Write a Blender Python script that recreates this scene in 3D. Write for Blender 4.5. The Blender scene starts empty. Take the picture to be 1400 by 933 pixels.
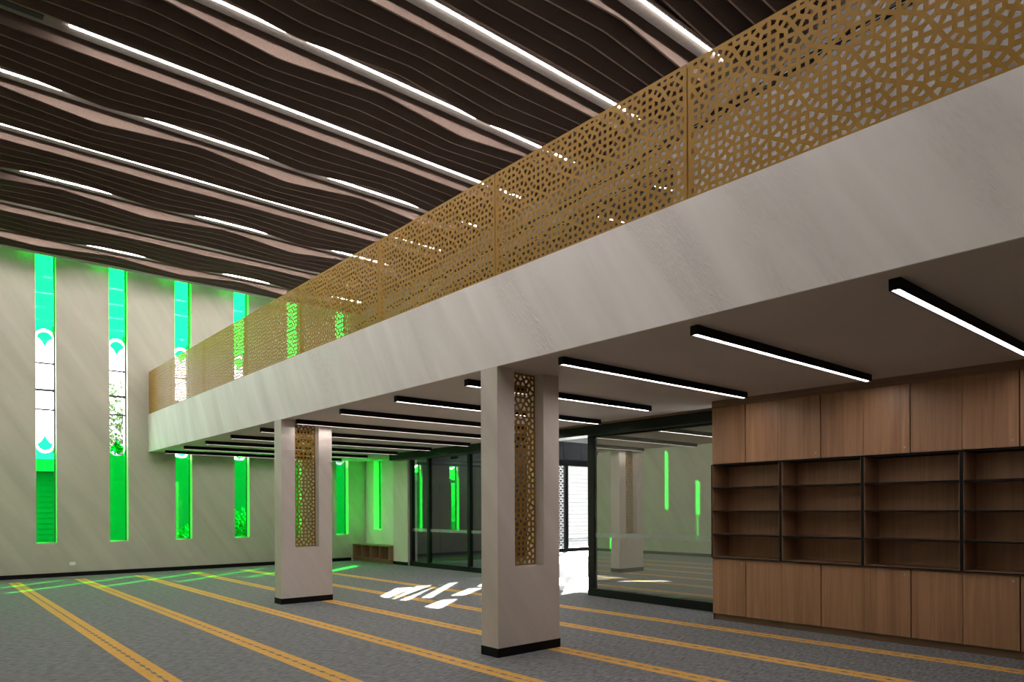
import bpy, math, random
from mathutils import Vector, Matrix
from mathutils.geometry import tessellate_polygon

random.seed(7)
S = bpy.context.scene
COL = S.collection

# ------------------------------------------------------------------ camera
cd = bpy.data.cameras.new('camera')
cd.sensor_width = 36.0
cd.lens = 963.05 / 1400 * 36.0
cd.shift_x = 0.0
cd.shift_y = (696.66 - 466.5) / 1400
cd.clip_start = 0.05
cd.clip_end = 400
cam = bpy.data.objects.new('camera', cd)
COL.objects.link(cam)
YAW, ROLL = 0.711669, -0.0042267
cam.matrix_world = (Matrix.Translation((0, 0, 1.5)) @ Matrix.Rotation(-YAW, 4, 'Z')
                    @ Matrix.Rotation(math.pi / 2, 4, 'X') @ Matrix.Rotation(ROLL, 4, 'Z'))
S.camera = cam

# ------------------------------------------------------------------ sky, sun, exposure
SUN_DIR = Vector((-0.775, -0.632, -0.53)).normalized()       # the way the light travels
w = bpy.data.worlds.new('sky')
S.world = w
w.use_nodes = True
nt = w.node_tree
nt.nodes.clear()
wo = nt.nodes.new('ShaderNodeOutputWorld')
bg = nt.nodes.new('ShaderNodeBackground')
sky = nt.nodes.new('ShaderNodeTexSky')
sky.sky_type = 'NISHITA'
sky.sun_disc = False
sky.sun_elevation = math.asin(-SUN_DIR.z)
sky.sun_rotation = math.atan2(-SUN_DIR.x, -SUN_DIR.y)
sky.air_density = 1.0
tc = nt.nodes.new('ShaderNodeTexCoord')
mp = nt.nodes.new('ShaderNodeMapping')
mp.inputs['Scale'].default_value = (2.2, 2.2, 5.0)
ns = nt.nodes.new('ShaderNodeTexNoise')
ns.inputs['Scale'].default_value = 1.7
ns.inputs['Detail'].default_value = 7
cr = nt.nodes.new('ShaderNodeValToRGB')
cr.color_ramp.elements[0].position = 0.47
cr.color_ramp.elements[1].position = 0.66
mx = nt.nodes.new('ShaderNodeMix')
mx.data_type = 'RGBA'
mul = nt.nodes.new('ShaderNodeVectorMath')
mul.operation = 'SCALE'
mul.inputs['Scale'].default_value = 0.42
mx.inputs['B'].default_value = (2.6, 2.62, 2.66, 1)
nt.links.new(tc.outputs['Generated'], mp.inputs['Vector'])
nt.links.new(mp.outputs['Vector'], ns.inputs['Vector'])
nt.links.new(ns.outputs['Fac'], cr.inputs['Fac'])
nt.links.new(cr.outputs['Color'], mx.inputs['Factor'])
bw = nt.nodes.new('ShaderNodeRGBToBW')          # thin high haze: most of the blue is washed out
hz = nt.nodes.new('ShaderNodeMix')
hz.data_type = 'RGBA'
hz.inputs['Factor'].default_value = 0.65
nt.links.new(sky.outputs['Color'], bw.inputs['Color'])
nt.links.new(sky.outputs['Color'], hz.inputs['A'])
nt.links.new(bw.outputs['Val'], hz.inputs['B'])
nt.links.new(hz.outputs['Result'], mul.inputs[0])
nt.links.new(mul.outputs['Vector'], mx.inputs['A'])
nt.links.new(mx.outputs['Result'], bg.inputs['Color'])
nt.links.new(bg.outputs['Background'], wo.inputs['Surface'])
bg.inputs['Strength'].default_value = 5.8

sl = bpy.data.lights.new('sun', 'SUN')
sl.energy = 72.0
sl.angle = math.radians(0.53)
sl.color = (1.0, 0.95, 0.88)
so = bpy.data.objects.new('sun', sl)
COL.objects.link(so)
so.rotation_euler = (-SUN_DIR).to_track_quat('Z', 'Y').to_euler()
so.location = (30, 30, 25)

S.view_settings.view_transform = 'Standard'
S.view_settings.look = 'None'
S.view_settings.exposure = 0.1
S.view_settings.gamma = 1.0
S.view_settings.use_curve_mapping = False
S.cycles.max_bounces = 12
S.cycles.diffuse_bounces = 6
S.cycles.glossy_bounces = 5
S.cycles.transparent_max_bounces = 32
S.cycles.sample_clamp_indirect = 12.0

LED_HALL = 101.0          # radiance of the hall's ceiling strips
LED_SOFFIT = 33.0        # radiance of the strips under the balcony

# ------------------------------------------------------------------ materials
def mat(name):
    m = bpy.data.materials.new(name)
    m.use_nodes = True
    n = m.node_tree.nodes
    return m, n, m.node_tree.links, n['Principled BSDF']

def plain(name, c, rough=0.5, metal=0.0, spec=0.5):
    m, n, l, b = mat(name)
    b.inputs['Base Color'].default_value = (*c, 1)
    b.inputs['Roughness'].default_value = rough
    b.inputs['Metallic'].default_value = metal
    b.inputs['Specular IOR Level'].default_value = spec
    return m

def nm(n, typ, **kw):
    x = n.new(typ)
    for k, v in kw.items():
        setattr(x, k, v)
    return x

def math_node(n, l, op, a, b=None, c=None):
    x = n.new('ShaderNodeMath')
    x.operation = op
    for i, v in enumerate((a, b, c)):
        if v is None:
            continue
        if isinstance(v, (int, float)):
            x.inputs[i].default_value = v
        else:
            l.new(v, x.inputs[i])
    return x.outputs[0]

def plaster(name, c1, c2, rough=0.6, bump=0.25, contrast=(0.35, 0.68)):
    """Trowelled plaster: long streaks falling to the right."""
    m, n, l, b = mat(name)
    g = n.new('ShaderNodeNewGeometry')
    sp = n.new('ShaderNodeSeparateXYZ')
    l.new(g.outputs['Position'], sp.inputs[0])
    u = math_node(n, l, 'SUBTRACT', sp.outputs['X'], sp.outputs['Y'])
    s_ = math_node(n, l, 'ADD', math_node(n, l, 'MULTIPLY', u, 0.84), math_node(n, l, 'MULTIPLY', sp.outputs['Z'], 0.54))
    t_ = math_node(n, l, 'SUBTRACT', math_node(n, l, 'MULTIPLY', u, 0.54), math_node(n, l, 'MULTIPLY', sp.outputs['Z'], 0.84))
    cx = n.new('ShaderNodeCombineXYZ')
    l.new(math_node(n, l, 'MULTIPLY', s_, 2.6), cx.inputs[0])
    l.new(math_node(n, l, 'MULTIPLY', t_, 0.32), cx.inputs[1])
    n1 = nm(n, 'ShaderNodeTexNoise')
    n1.inputs['Scale'].default_value = 1.0
    n1.inputs['Detail'].default_value = 5
    n1.inputs['Roughness'].default_value = 0.55
    n1.inputs['Distortion'].default_value = 0.4
    l.new(cx.outputs[0], n1.inputs['Vector'])
    r = n.new('ShaderNodeValToRGB')
    r.color_ramp.elements[0].position = contrast[0]
    r.color_ramp.elements[1].position = contrast[1]
    r.color_ramp.elements[0].color = (*c2, 1)
    r.color_ramp.elements[1].color = (*c1, 1)
    l.new(n1.outputs['Fac'], r.inputs['Fac'])
    l.new(r.outputs['Color'], b.inputs['Base Color'])
    b.inputs['Roughness'].default_value = rough
    cy = n.new('ShaderNodeCombineXYZ')
    l.new(math_node(n, l, 'MULTIPLY', s_, 48), cy.inputs[0])
    l.new(math_node(n, l, 'MULTIPLY', t_, 11), cy.inputs[1])
    n2 = nm(n, 'ShaderNodeTexNoise')
    n2.inputs['Detail'].default_value = 6
    n2.inputs['Scale'].default_value = 1.0
    l.new(cy.outputs[0], n2.inputs['Vector'])
    r2 = n.new('ShaderNodeValToRGB')
    r2.color_ramp.elements[0].position = 0.5
    r2.color_ramp.elements[1].position = 0.72
    l.new(n2.outputs['Fac'], r2.inputs['Fac'])
    zone = nm(n, 'ShaderNodeMapRange')
    zone.inputs['From Min'].default_value = 0.52
    zone.inputs['From Max'].default_value = 0.40
    l.new(n1.outputs['Fac'], zone.inputs['Value'])
    hm = math_node(n, l, 'MULTIPLY', r2.outputs['Color'], zone.outputs[0])
    bp = n.new('ShaderNodeBump')
    bp.inputs['Strength'].default_value = bump
    bp.inputs['Distance'].default_value = 0.007
    l.new(hm, bp.inputs['Height'])
    l.new(bp.outputs['Normal'], b.inputs['Normal'])
    return m

def wood(name, c1, c2, axis='Z', rough=0.45):
    m, n, l, b = mat(name)
    tcn = n.new('ShaderNodeTexCoord')
    oi = n.new('ShaderNodeObjectInfo')
    g = n.new('ShaderNodeNewGeometry')
    ad = nm(n, 'ShaderNodeVectorMath', operation='ADD')
    sc = nm(n, 'ShaderNodeVectorMath', operation='SCALE')
    cmb = n.new('ShaderNodeCombineXYZ')
    for i in range(3):
        l.new(oi.outputs['Random'], cmb.inputs[i])
    l.new(cmb.outputs[0], sc.inputs[0])
    sc.inputs['Scale'].default_value = 37.0
    l.new(g.outputs['Position'], ad.inputs[0])
    l.new(sc.outputs[0], ad.inputs[1])
    mpn = n.new('ShaderNodeMapping')
    mpn.inputs['Scale'].default_value = {'Z': (22, 22, 0.9), 'Y': (22, 0.9, 22), 'X': (0.9, 22, 22)}[axis]
    l.new(ad.outputs[0], mpn.inputs[0])
    n1 = n.new('ShaderNodeTexNoise')
    n1.inputs['Scale'].default_value = 1.0
    n1.inputs['Detail'].default_value = 8
    n1.inputs['Roughness'].default_value = 0.62
    n1.inputs['Distortion'].default_value = 0.7
    l.new(mpn.outputs[0], n1.inputs['Vector'])
    # broad veneer leaves
    mp2 = n.new('ShaderNodeMapping')
    mp2.inputs['Scale'].default_value = {'Z': (7, 7, 0.02), 'Y': (7, 0.02, 7), 'X': (0.02, 7, 7)}[axis]
    l.new(ad.outputs[0], mp2.inputs[0])
    vo = n.new('ShaderNodeTexVoronoi')
    vo.inputs['Scale'].default_value = 1.0
    l.new(mp2.outputs[0], vo.inputs['Vector'])
    sp = n.new('ShaderNodeSeparateColor')
    l.new(vo.outputs['Color'], sp.inputs[0])
    f = math_node(n, l, 'ADD', math_node(n, l, 'MULTIPLY', n1.outputs['Fac'], 0.8), math_node(n, l, 'MULTIPLY', sp.outputs[0], 0.13))
    r = n.new('ShaderNodeValToRGB')
    r.color_ramp.elements[0].position = 0.33
    r.color_ramp.elements[1].position = 0.72
    r.color_ramp.elements[0].color = (*c2, 1)
    r.color_ramp.elements[1].color = (*c1, 1)
    l.new(f, r.inputs['Fac'])
    l.new(r.outputs['Color'], b.inputs['Base Color'])
    b.inputs['Roughness'].default_value = rough
    return m

def carpet():
    m, n, l, b = mat('carpet')
    g = n.new('ShaderNodeNewGeometry')
    sp = n.new('ShaderNodeSeparateXYZ')
    l.new(g.outputs['Position'], sp.inputs[0])
    X, Y = sp.outputs['X'], sp.outputs['Y']
    # heathered pile, dashes along x
    mpn = n.new('ShaderNodeMapping')
    mpn.inputs['Rotation'].default_value = (0, 0, 0.6)
    mpn.inputs['Scale'].default_value = (11, 42, 1)
    l.new(g.outputs['Position'], mpn.inputs[0])
    n1 = n.new('ShaderNodeTexNoise')
    n1.inputs['Scale'].default_value = 1.0
    n1.inputs['Detail'].default_value = 5
    n1.inputs['Roughness'].default_value = 0.7
    l.new(mpn.outputs[0], n1.inputs['Vector'])
    r = n.new('ShaderNodeValToRGB')
    r.color_ramp.elements[0].position = 0.36
    r.color_ramp.elements[1].position = 0.63
    r.color_ramp.elements[0].color = (0.080, 0.088, 0.092, 1)
    r.color_ramp.elements[1].color = (0.232, 0.228, 0.234, 1)
    l.new(n1.outputs['Fac'], r.inputs['Fac'])
    # woven gold stripes: 1.19 m pitch, 0.21 m wide, chain of dark lozenges in the middle
    P = 1.19
    xs = math_node(n, l, 'SUBTRACT', X, 1.74 - P / 2)
    fx = math_node(n, l, 'SUBTRACT', math_node(n, l, 'MODULO', xs, P), P / 2)
    ax = math_node(n, l, 'ABSOLUTE', fx)
    band = math_node(n, l, 'LESS_THAN', ax, 0.105)
    inx = math_node(n, l, 'MULTIPLY', math_node(n, l, 'GREATER_THAN', X, 1.0), math_node(n, l, 'LESS_THAN', X, 8.4))
    iny = math_node(n, l, 'LESS_THAN', Y, 18.05)
    band = math_node(n, l, 'MULTIPLY', math_node(n, l, 'MULTIPLY', band, inx), iny)
    Q = 0.20
    def lozenge(off, hx, hy):
        fy = math_node(n, l, 'SUBTRACT', math_node(n, l, 'MODULO', math_node(n, l, 'ADD', Y, 20 + off), Q), Q / 2)
        d = math_node(n, l, 'ADD', math_node(n, l, 'POWER', math_node(n, l, 'DIVIDE', ax, hx), 1.5),
                      math_node(n, l, 'POWER', math_node(n, l, 'DIVIDE', math_node(n, l, 'ABSOLUTE', fy), hy), 1.5))
        return math_node(n, l, 'LESS_THAN', d, 1.0)
    dots = math_node(n, l, 'MAXIMUM', lozenge(0.0, 0.021, 0.062), lozenge(Q / 2, 0.010, 0.032))
    fac = math_node(n, l, 'MULTIPLY', band, math_node(n, l, 'SUBTRACT', 1.0, dots))
    gold = n.new('ShaderNodeValToRGB')
    gold.color_ramp.elements[0].position = 0.3
    gold.color_ramp.elements[1].position = 0.7
    gold.color_ramp.elements[0].color = (0.46, 0.25, 0.062, 1)
    gold.color_ramp.elements[1].color = (0.68, 0.385, 0.105, 1)
    l.new(n1.outputs['Fac'], gold.inputs['Fac'])
    mxn = nm(n, 'ShaderNodeMix', data_type='RGBA')
    l.new(fac, mxn.inputs['Factor'])
    l.new(r.outputs['Color'], mxn.inputs['A'])
    l.new(gold.outputs['Color'], mxn.inputs['B'])
    l.new(mxn.outputs['Result'], b.inputs['Base Color'])
    b.inputs['Roughness'].default_value = 0.95
    b.inputs['Specular IOR Level'].default_value = 0.1
    bp = n.new('ShaderNodeBump')
    bp.inputs['Strength'].default_value = 0.35
    bp.inputs['Distance'].default_value = 0.004
    l.new(n1.outputs['Fac'], bp.inputs['Height'])
    l.new(bp.outputs['Normal'], b.inputs['Normal'])
    return m

def thin_glass(name, tint, refl=0.09, rough=0.0, diffuse=None, dfac=0.0, facing=True, gcol=(0.95, 0.97, 0.95)):
    """A pane you can see and light through: tinted transparency with a mirror share."""
    m = bpy.data.materials.new(name)
    m.use_nodes = True
    n, l = m.node_tree.nodes, m.node_tree.links
    n.clear()
    o = n.new('ShaderNodeOutputMaterial')
    t = n.new('ShaderNodeBsdfTransparent')
    t.inputs[0].default_value = (*tint, 1)
    gl = n.new('ShaderNodeBsdfGlossy')
    gl.inputs['Roughness'].default_value = rough
    gl.inputs['Color'].default_value = (*gcol, 1)
    base = t.outputs[0]
    if diffuse:
        df = n.new('ShaderNodeBsdfDiffuse')
        df.inputs[0].default_value = (*diffuse, 1)
        m0 = n.new('ShaderNodeMixShader')
        m0.inputs[0].default_value = dfac
        l.new(base, m0.inputs[1])
        l.new(df.outputs[0], m0.inputs[2])
        base = m0.outputs[0]
    m1 = n.new('ShaderNodeMixShader')
    if facing:
        lw = n.new('ShaderNodeLayerWeight')          # Schlick, the same from both sides
        f = math_node(n, l, 'ADD', math_node(n, l, 'MULTIPLY', math_node(n, l, 'POWER', lw.outputs['Facing'], 5.0), 1 - refl), refl)
        l.new(math_node(n, l, 'MINIMUM', f, 1.0), m1.inputs[0])
    else:
        m1.inputs[0].default_value = refl
    l.new(base, m1.inputs[1])
    l.new(gl.outputs[0], m1.inputs[2])
    l.new(m1.outputs[0], o.inputs[0])
    return m

def emit(name, c, s):
    m = bpy.data.materials.new(name)
    m.use_nodes = True
    n, l = m.node_tree.nodes, m.node_tree.links
    n.clear()
    o = n.new('ShaderNodeOutputMaterial')
    e = n.new('ShaderNodeEmission')
    e.inputs[0].default_value = (*c, 1)
    e.inputs[1].default_value = s
    l.new(e.outputs[0], o.inputs[0])
    return m

def noisy(name, c1, c2, scale=6.0, rough=0.9, bump=0.0, spec=0.3):
    m, n, l, b = mat(name)
    g = n.new('ShaderNodeNewGeometry')
    n1 = n.new('ShaderNodeTexNoise')
    n1.inputs['Scale'].default_value = scale
    n1.inputs['Detail'].default_value = 6
    l.new(g.outputs['Position'], n1.inputs['Vector'])
    r = n.new('ShaderNodeValToRGB')
    r.color_ramp.elements[0].position = 0.35
    r.color_ramp.elements[1].position = 0.65
    r.color_ramp.elements[0].color = (*c1, 1)
    r.color_ramp.elements[1].color = (*c2, 1)
    l.new(n1.outputs['Fac'], r.inputs['Fac'])
    l.new(r.outputs['Color'], b.inputs['Base Color'])
    b.inputs['Roughness'].default_value = rough
    b.inputs['Specular IOR Level'].default_value = spec
    if bump:
        bp = n.new('ShaderNodeBump')
        bp.inputs['Strength'].default_value = bump
        bp.inputs['Distance'].default_value = 0.01
        l.new(n1.outputs['Fac'], bp.inputs['Height'])
        l.new(bp.outputs['Normal'], b.inputs['Normal'])
    return m

M = dict(
    wall=plaster('sand_plaster', (0.465, 0.445, 0.365), (0.38, 0.36, 0.295)),
    fascia=plaster('pale_plaster', (0.86, 0.815, 0.825), (0.72, 0.67, 0.68), bump=0.8),
    alcove=plaster('alcove_plaster', (0.72, 0.71, 0.64), (0.64, 0.63, 0.56)),
    column=plaster('column_plaster', (0.63, 0.565, 0.53), (0.53, 0.47, 0.435), bump=0.3),
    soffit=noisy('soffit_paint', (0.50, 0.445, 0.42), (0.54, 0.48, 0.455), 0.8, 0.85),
    black=plain('black_paint', (0.004, 0.004, 0.0042), 0.6, 0.0, 0.15),
    frame=plain('black_aluminium', (0.006, 0.0065, 0.0065), 0.4, 0.0, 0.25),
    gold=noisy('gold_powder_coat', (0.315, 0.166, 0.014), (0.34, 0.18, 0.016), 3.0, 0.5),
    gold_dark=noisy('gold_coat_painted_shade', (0.24, 0.115, 0.010), (0.26, 0.125, 0.011), 3.0, 0.45),  # same gold coat, with the shade put into its colour
    felt=noisy('brown_felt', (0.105, 0.075, 0.059), (0.145, 0.104, 0.083), 90, 0.95),
    batten=noisy('grey_batten', (0.125, 0.108, 0.095), (0.145, 0.125, 0.11), 30, 0.9),
    void=plain('dark_void', (0.012, 0.011, 0.010), 0.9),
    led=emit('led_strip', (1.0, 0.925, 0.90), LED_HALL),
    led2=emit('soffit_led_strip', (1.0, 0.92, 0.87), LED_SOFFIT),
    carpet=carpet(),
    oak=wood('oak_veneer', (0.44, 0.240, 0.130), (0.27, 0.135, 0.068)),
    oak_side=wood('oak_edge', (0.36, 0.205, 0.118), (0.24, 0.13, 0.072), 'Z'),
    oak_long=wood('oak_long_grain', (0.25, 0.145, 0.085), (0.15, 0.082, 0.046), 'Y'),
    steel=plain('brushed_steel', (0.45, 0.42, 0.38), 0.3, 1.0),
    film=thin_glass('green_film', (0.002, 0.87, 0.040), 0.005),
    clear=thin_glass('clear_glass', (0.96, 0.97, 0.97), 0.02),
    door_glass=thin_glass('door_glass', (0.86, 0.89, 0.88), 0.07),
    pane=thin_glass('coated_pane', (0.3, 0.32, 0.31), 0.86, 0.0, (0.88, 0.92, 0.78), 1.0, False, (0.46, 0.47, 0.44)),
    band=thin_glass('frosted_band', (0.95, 0.97, 0.96), 0.04, 0.2, (0.7, 0.75, 0.72), 0.18),
    dark_glass=thin_glass('dark_glass', (0.03, 0.035, 0.04), 0.10, 0.02, (0.03, 0.035, 0.042), 0.9),
    jamb=plain('window_frame_paint', (0.05, 0.055, 0.055), 0.4, 0.2),
    lining=plain('grey_lining', (0.08, 0.07, 0.066), 0.6),
    white=plain('white_plastic', (0.75, 0.75, 0.74), 0.4),
    tile=noisy('foyer_tile', (0.068, 0.068, 0.068), (0.088, 0.088, 0.088), 2.5, 0.5),
    panel=noisy('charcoal_panel', (0.035, 0.037, 0.039), (0.045, 0.047, 0.049), 4, 0.6),
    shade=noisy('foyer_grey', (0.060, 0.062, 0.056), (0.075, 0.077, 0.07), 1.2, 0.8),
    grey=noisy('grey_paint', (0.205, 0.19, 0.178), (0.23, 0.213, 0.20), 1.2, 0.8),
    white_paint=noisy('white_paint', (0.62, 0.62, 0.61), (0.66, 0.66, 0.65), 1.2, 0.8),
    paving=noisy('paving', (0.09, 0.09, 0.085), (0.12, 0.118, 0.112), 1.5, 0.9),
    siding=noisy('siding_paint', (0.095, 0.115, 0.175), (0.11, 0.13, 0.20), 3, 0.7),
    leaf=noisy('leaf', (0.035, 0.085, 0.02), (0.10, 0.17, 0.045), 3, 0.7),
    bark=noisy('bark', (0.08, 0.06, 0.045), (0.14, 0.11, 0.085), 12, 0.9),
    roof=noisy('dark_roofing', (0.05, 0.05, 0.05), (0.07, 0.07, 0.07), 5, 0.8),
)

# ------------------------------------------------------------------ mesh helpers
class MB:
    def __init__(s):
        s.v, s.f, s.mi = [], [], []
    def quad(s, a, b, c, d, mi=0):
        k = len(s.v)
        s.v += [a, b, c, d]
        s.f.append((k, k + 1, k + 2, k + 3))
        s.mi.append(mi)
    def box(s, x0, x1, y0, y1, z0, z1, mi=0):
        k = len(s.v)
        s.v += [(x0, y0, z0), (x1, y0, z0), (x1, y1, z0), (x0, y1, z0), (x0, y0, z1), (x1, y0, z1), (x1, y1, z1), (x0, y1, z1)]
        s.f += [tuple(k + i for i in q) for q in ((0, 3, 2, 1), (4, 5, 6, 7), (0, 1, 5, 4), (1, 2, 6, 5), (2, 3, 7, 6), (3, 0, 4, 7))]
        s.mi += [mi] * 6
    def prism(s, pts, a, b, place, mi=0):
        """polygon pts (u,v) extruded from a to b; place(u,v,d) gives the 3-D point"""
        k, n = len(s.v), len(pts)
        s.v += [place(u, v, a) for u, v in pts] + [place(u, v, b) for u, v in pts]
        s.f.append(tuple(k + i for i in range(n)))
        s.f.append(tuple(k + n + i for i in reversed(range(n))))
        for i in range(n):
            j = (i + 1) % n
            s.f.append((k + i, k + n + i, k + n + j, k + j))
        s.mi += [mi] * (n + 2)
    def cyl(s, c, r, axis, h, n=12, mi=0):
        pts = [(r * math.cos(2 * math.pi * i / n), r * math.sin(2 * math.pi * i / n)) for i in range(n)]
        x, y, z = c
        pl = {'X': lambda u, v, d: (x + d, y + u, z + v), 'Y': lambda u, v, d: (x + u, y + d, z + v), 'Z': lambda u, v, d: (x + u, y + v, z + d)}[axis]
        s.prism(pts, 0, h, pl, mi)
    def mesh(s, name, mats, bevel=0.0):
        me = bpy.data.meshes.new(name)
        me.from_pydata(s.v, [], s.f)
        for m in (mats if isinstance(mats, (list, tuple)) else [mats]):
            me.materials.append(m)
        me.polygons.foreach_set('material_index', s.mi)
        me.update()
        import bmesh
        b = bmesh.new()
        b.from_mesh(me)
        bmesh.ops.recalc_face_normals(b, faces=b.faces)
        b.to_mesh(me)
        b.free()
        return me
    def obj(s, name, mats, parent=None, loc=None, bevel=0.0):
        o = bpy.data.objects.new(name, s.mesh(name, mats))
        COL.objects.link(o)
        if parent is not None:
            o.parent = parent
        if loc:
            o.location = loc
        if bevel:
            md = o.modifiers.new('bevel', 'BEVEL')
            md.width = bevel
            md.segments = 2
            md.limit_method = 'ANGLE'
        return o

def tag(o, label=None, cat=None, group=None, kind=None):
    if label: o['label'] = label
    if cat: o['category'] = cat
    if group: o['group'] = group
    if kind: o['kind'] = kind
    return o

def thing(name, label, cat, loc=(0, 0, 0), group=None):
    o = bpy.data.objects.new(name, None)
    o.empty_display_size = 0.1
    COL.objects.link(o)
    o.location = loc
    return tag(o, label, cat, group)

def place(mesh_name, me, parent=None, loc=(0, 0, 0)):
    o = bpy.data.objects.new(mesh_name, me)
    COL.objects.link(o)
    if parent is not None:
        o.parent = parent
    o.location = loc
    return o

def copy_tree(o, parent=None):
    c = o.copy()
    COL.objects.link(c)
    if parent is not None:
        c.parent = parent
    for ch in list(o.children):
        copy_tree(ch, c)
    return c

def struct(name, mb, m, parent=None, bevel=0.0):
    return tag(mb.obj(name, m, parent, bevel=bevel), kind='structure')

ORD = ['first', 'second', 'third', 'fourth', 'fifth', 'sixth', 'seventh', 'eighth', 'ninth', 'tenth', 'eleventh', 'twelfth', 'thirteenth']

# ------------------------------------------------------------------ main dimensions
YN = 18.90            # inner face of the window wall
XW = -0.70            # hall wall behind the camera's left
YS = -3.0
XF = 4.53             # balcony front
ZS, ZB, ZP = 2.945, 3.86, 4.91   # soffit, balcony top, balustrade top
ZR = 7.90             # roof underside
XC = 8.27             # cabinet fronts
def xw(y):            # the balcony's back wall runs slightly askew
    return 7.72 + 0.13 * y

# ------------------------------------------------------------------ floor and shell
b = MB()
b.box(XW - 0.2, 9.2, YS - 0.2, YN + 0.05, -0.2, 0.0)
b.box(9.2, 10.5, 12.3, YN + 0.05, -0.2, 0.0)
floor = struct('floor', b, M['carpet'])
b = MB()
b.box(9.2, 21.2, 5.0, 12.3, -0.2, -0.001)
b.box(10.5, 21.2, 12.3, 17.7, -0.2, -0.001)
struct('floor_foyer', b, M['tile'])

# window wall, cut for the tall slots
T = 0.21
WIN = [(0.775 + 1.46 * k, 0.775 + 1.46 * k + 0.39) for k in range(7)]
SILL = 0.785
b = MB()
xs = XW - 0.3
for x0, x1 in WIN:
    b.box(xs, x0, YN, YN + T, 0, ZR)
    b.box(x0, x1, YN, YN + T, 0, SILL)
    b.box(x0, x1, YN, YN + T, 7.82, ZR)
    xs = x1
b.box(xs, 10.77, YN, YN + T, 0, ZR)
struct('wall_north', b, M['wall'])
b = MB()
b.box(XW - 0.3, XW, YS, YN, 0, ZR)
struct('wall_west', b, M['wall'])
b = MB()
b.box(XW - 0.3, 9.2, YS - 0.3, YS, 0, ZR)
struct('wall_south', b, M['wall'])

b = MB()
b.box(XW - 0.3, 12.0, YS - 0.3, YN + T + 0.02, ZR, ZR + 0.25)
ceiling = struct('ceiling', b, M['void'])

b = MB()
b.box(XW, 10.0, YN - 0.015, YN, 0, 0.095)
struct('baseboard_north', b, M['black'])
b = MB()
b.box(XW, XW + 0.015, YS, YN - 0.015, 0, 0.095)
struct('baseboard_west', b, M['black'])

# wall behind cabinets, pieces to the right
b = MB()
b.box(8.66, 8.86, YS, 5.42, 0, ZS)
struct('wall_east', b, M['wall'])

# ------------------------------------------------------------------ ceiling baffles and light rows
PITCH = 1.563
ROW0 = 8.20
ROWS = [ROW0 + PITCH * i for i in range(-4, 7)]
ZFIN, ZLED = 7.20, 7.268
SLOT = PITCH / 6
def tri(x):
    th = 2 * math.pi * (x - 3.56) / 2.85
    return -math.asin(0.988 * math.cos(th)) / math.asin(0.988)
fin_i = 0
for r in ROWS:
    for k in range(5):
        y = r + 0.349 + SLOT * k
        if y > YN - 0.26:
            continue
        c_ = math.cos(2 * math.pi * (y - 0.09 - ROW0) / (4 * PITCH))
        amp = 0.062 * c_ * abs(c_) ** 0.7 * min(1, max(0, (YN - 0.35 - y) / 0.7))
        x0, x1 = XW + 0.01, xw(y) - 0.02
        n = int((x1 - x0) / 0.11)
        pts = []
        for i in range(n + 1):
            x = x0 + (x1 - x0) * i / n
            pts.append((x, ZFIN + amp * tri(x)))
        ht = 0.012
        mb = MB()
        kk = 0
        for x, z in pts:
            mb.v += [(x, y - ht, z), (x, y + ht, z), (x, y + ht, ZR - 0.12), (x, y - ht, ZR - 0.12)]
        for i in range(n):
            a, c = 4 * i, 4 * i + 4
            for j in range(4):
                q = (j + 1) % 4
                mb.f.append((a + j, a + q, c + q, c + j))
                mb.mi.append(0)
        mb.f += [(0, 1, 2, 3), (4 * n + 3, 4 * n + 2, 4 * n + 1, 4 * n)]
        mb.mi += [0, 0]
        mb.obj('ceiling_baffle', M['felt'], ceiling)
mb = MB()
mb.box(XW, 10.1, YN - 0.24, YN - 0.22, 7.205, ZR)
mb.obj('added_bounce_board', M['white_paint'], ceiling)  # added white board behind the last baffle, bounces window light onto the wall top
li = 0
for i, r in enumerate(ROWS):
    x1 = xw(r) - 0.32
    x0 = XW + 0.3
    if i in (5, 8):      # two rows start later, with an air slot before the strip
        x0 = 1.50
    mb = MB()
    mb.box(XW + 0.01, xw(r) - 0.03, r - 0.03, r + 0.19, ZLED + 0.018, ZLED + 0.06)
    bt = mb.obj('batten', M['batten'], ceiling)
    if x0 > 1:
        mb = MB()
        mb.box(XW + 0.3, 1.25, r + 0.0, r + 0.10, ZLED + 0.010, ZLED + 0.0179)
        mb.obj('air_slot', M['void'], ceiling)
    t = thing('ceiling_light', 'long white light strip among ceiling baffles, %s row from the window wall' % ORD[len(ROWS) - 1 - i],
              'light', ((x0 + x1) / 2, r, ZLED), 'light strips between the ceiling baffles')
    h = (x1 - x0) / 2
    mb = MB()
    mb.box(-h, h, -0.024, 0.016, 0.014, 0.0179)
    mb.obj('housing', M['black'], t)
    mb = MB()
    mb.box(-h + 0.004, h - 0.004, -0.010, 0.010, 0.0, 0.014)
    mb.obj('diffuser', M['led'], t)

# ------------------------------------------------------------------ perforated screens
def unit_sites():
    """hole centres of the twelve-fold rosette pattern in a P x P cell, P = 1"""
    P = 1.0
    s = []
    def star(cx, cy, rot):
        for k in range(6):
            a = math.radians(30 + 60 * k + rot)
            s.append((cx + 0.150 * math.cos(a), cy + 0.150 * math.sin(a)))
        for k in range(12):
            a = math.radians(15 + 30 * k)
            s.append((cx + 0.300 * math.cos(a), cy + 0.300 * math.sin(a)))
    star(0, 0, 0)
    star(0.5, 0.5, 90)
    for cx, cy in ((0, 0.5), (0.5, 0)):
        for dx in (-1, 1):
            for dy in (-1, 1):
                s.append((cx + dx * 0.077, cy + dy * 0.077))
    out = []
    for x, y in s:
        p = (x % 1.0, y % 1.0)
        if all(min(abs(p[0] - q[0]), 1 - abs(p[0] - q[0])) + min(abs(p[1] - q[1]), 1 - abs(p[1] - q[1])) > 0.01 for q in out):
            out.append(p)
    return out
SITES = unit_sites()

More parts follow.
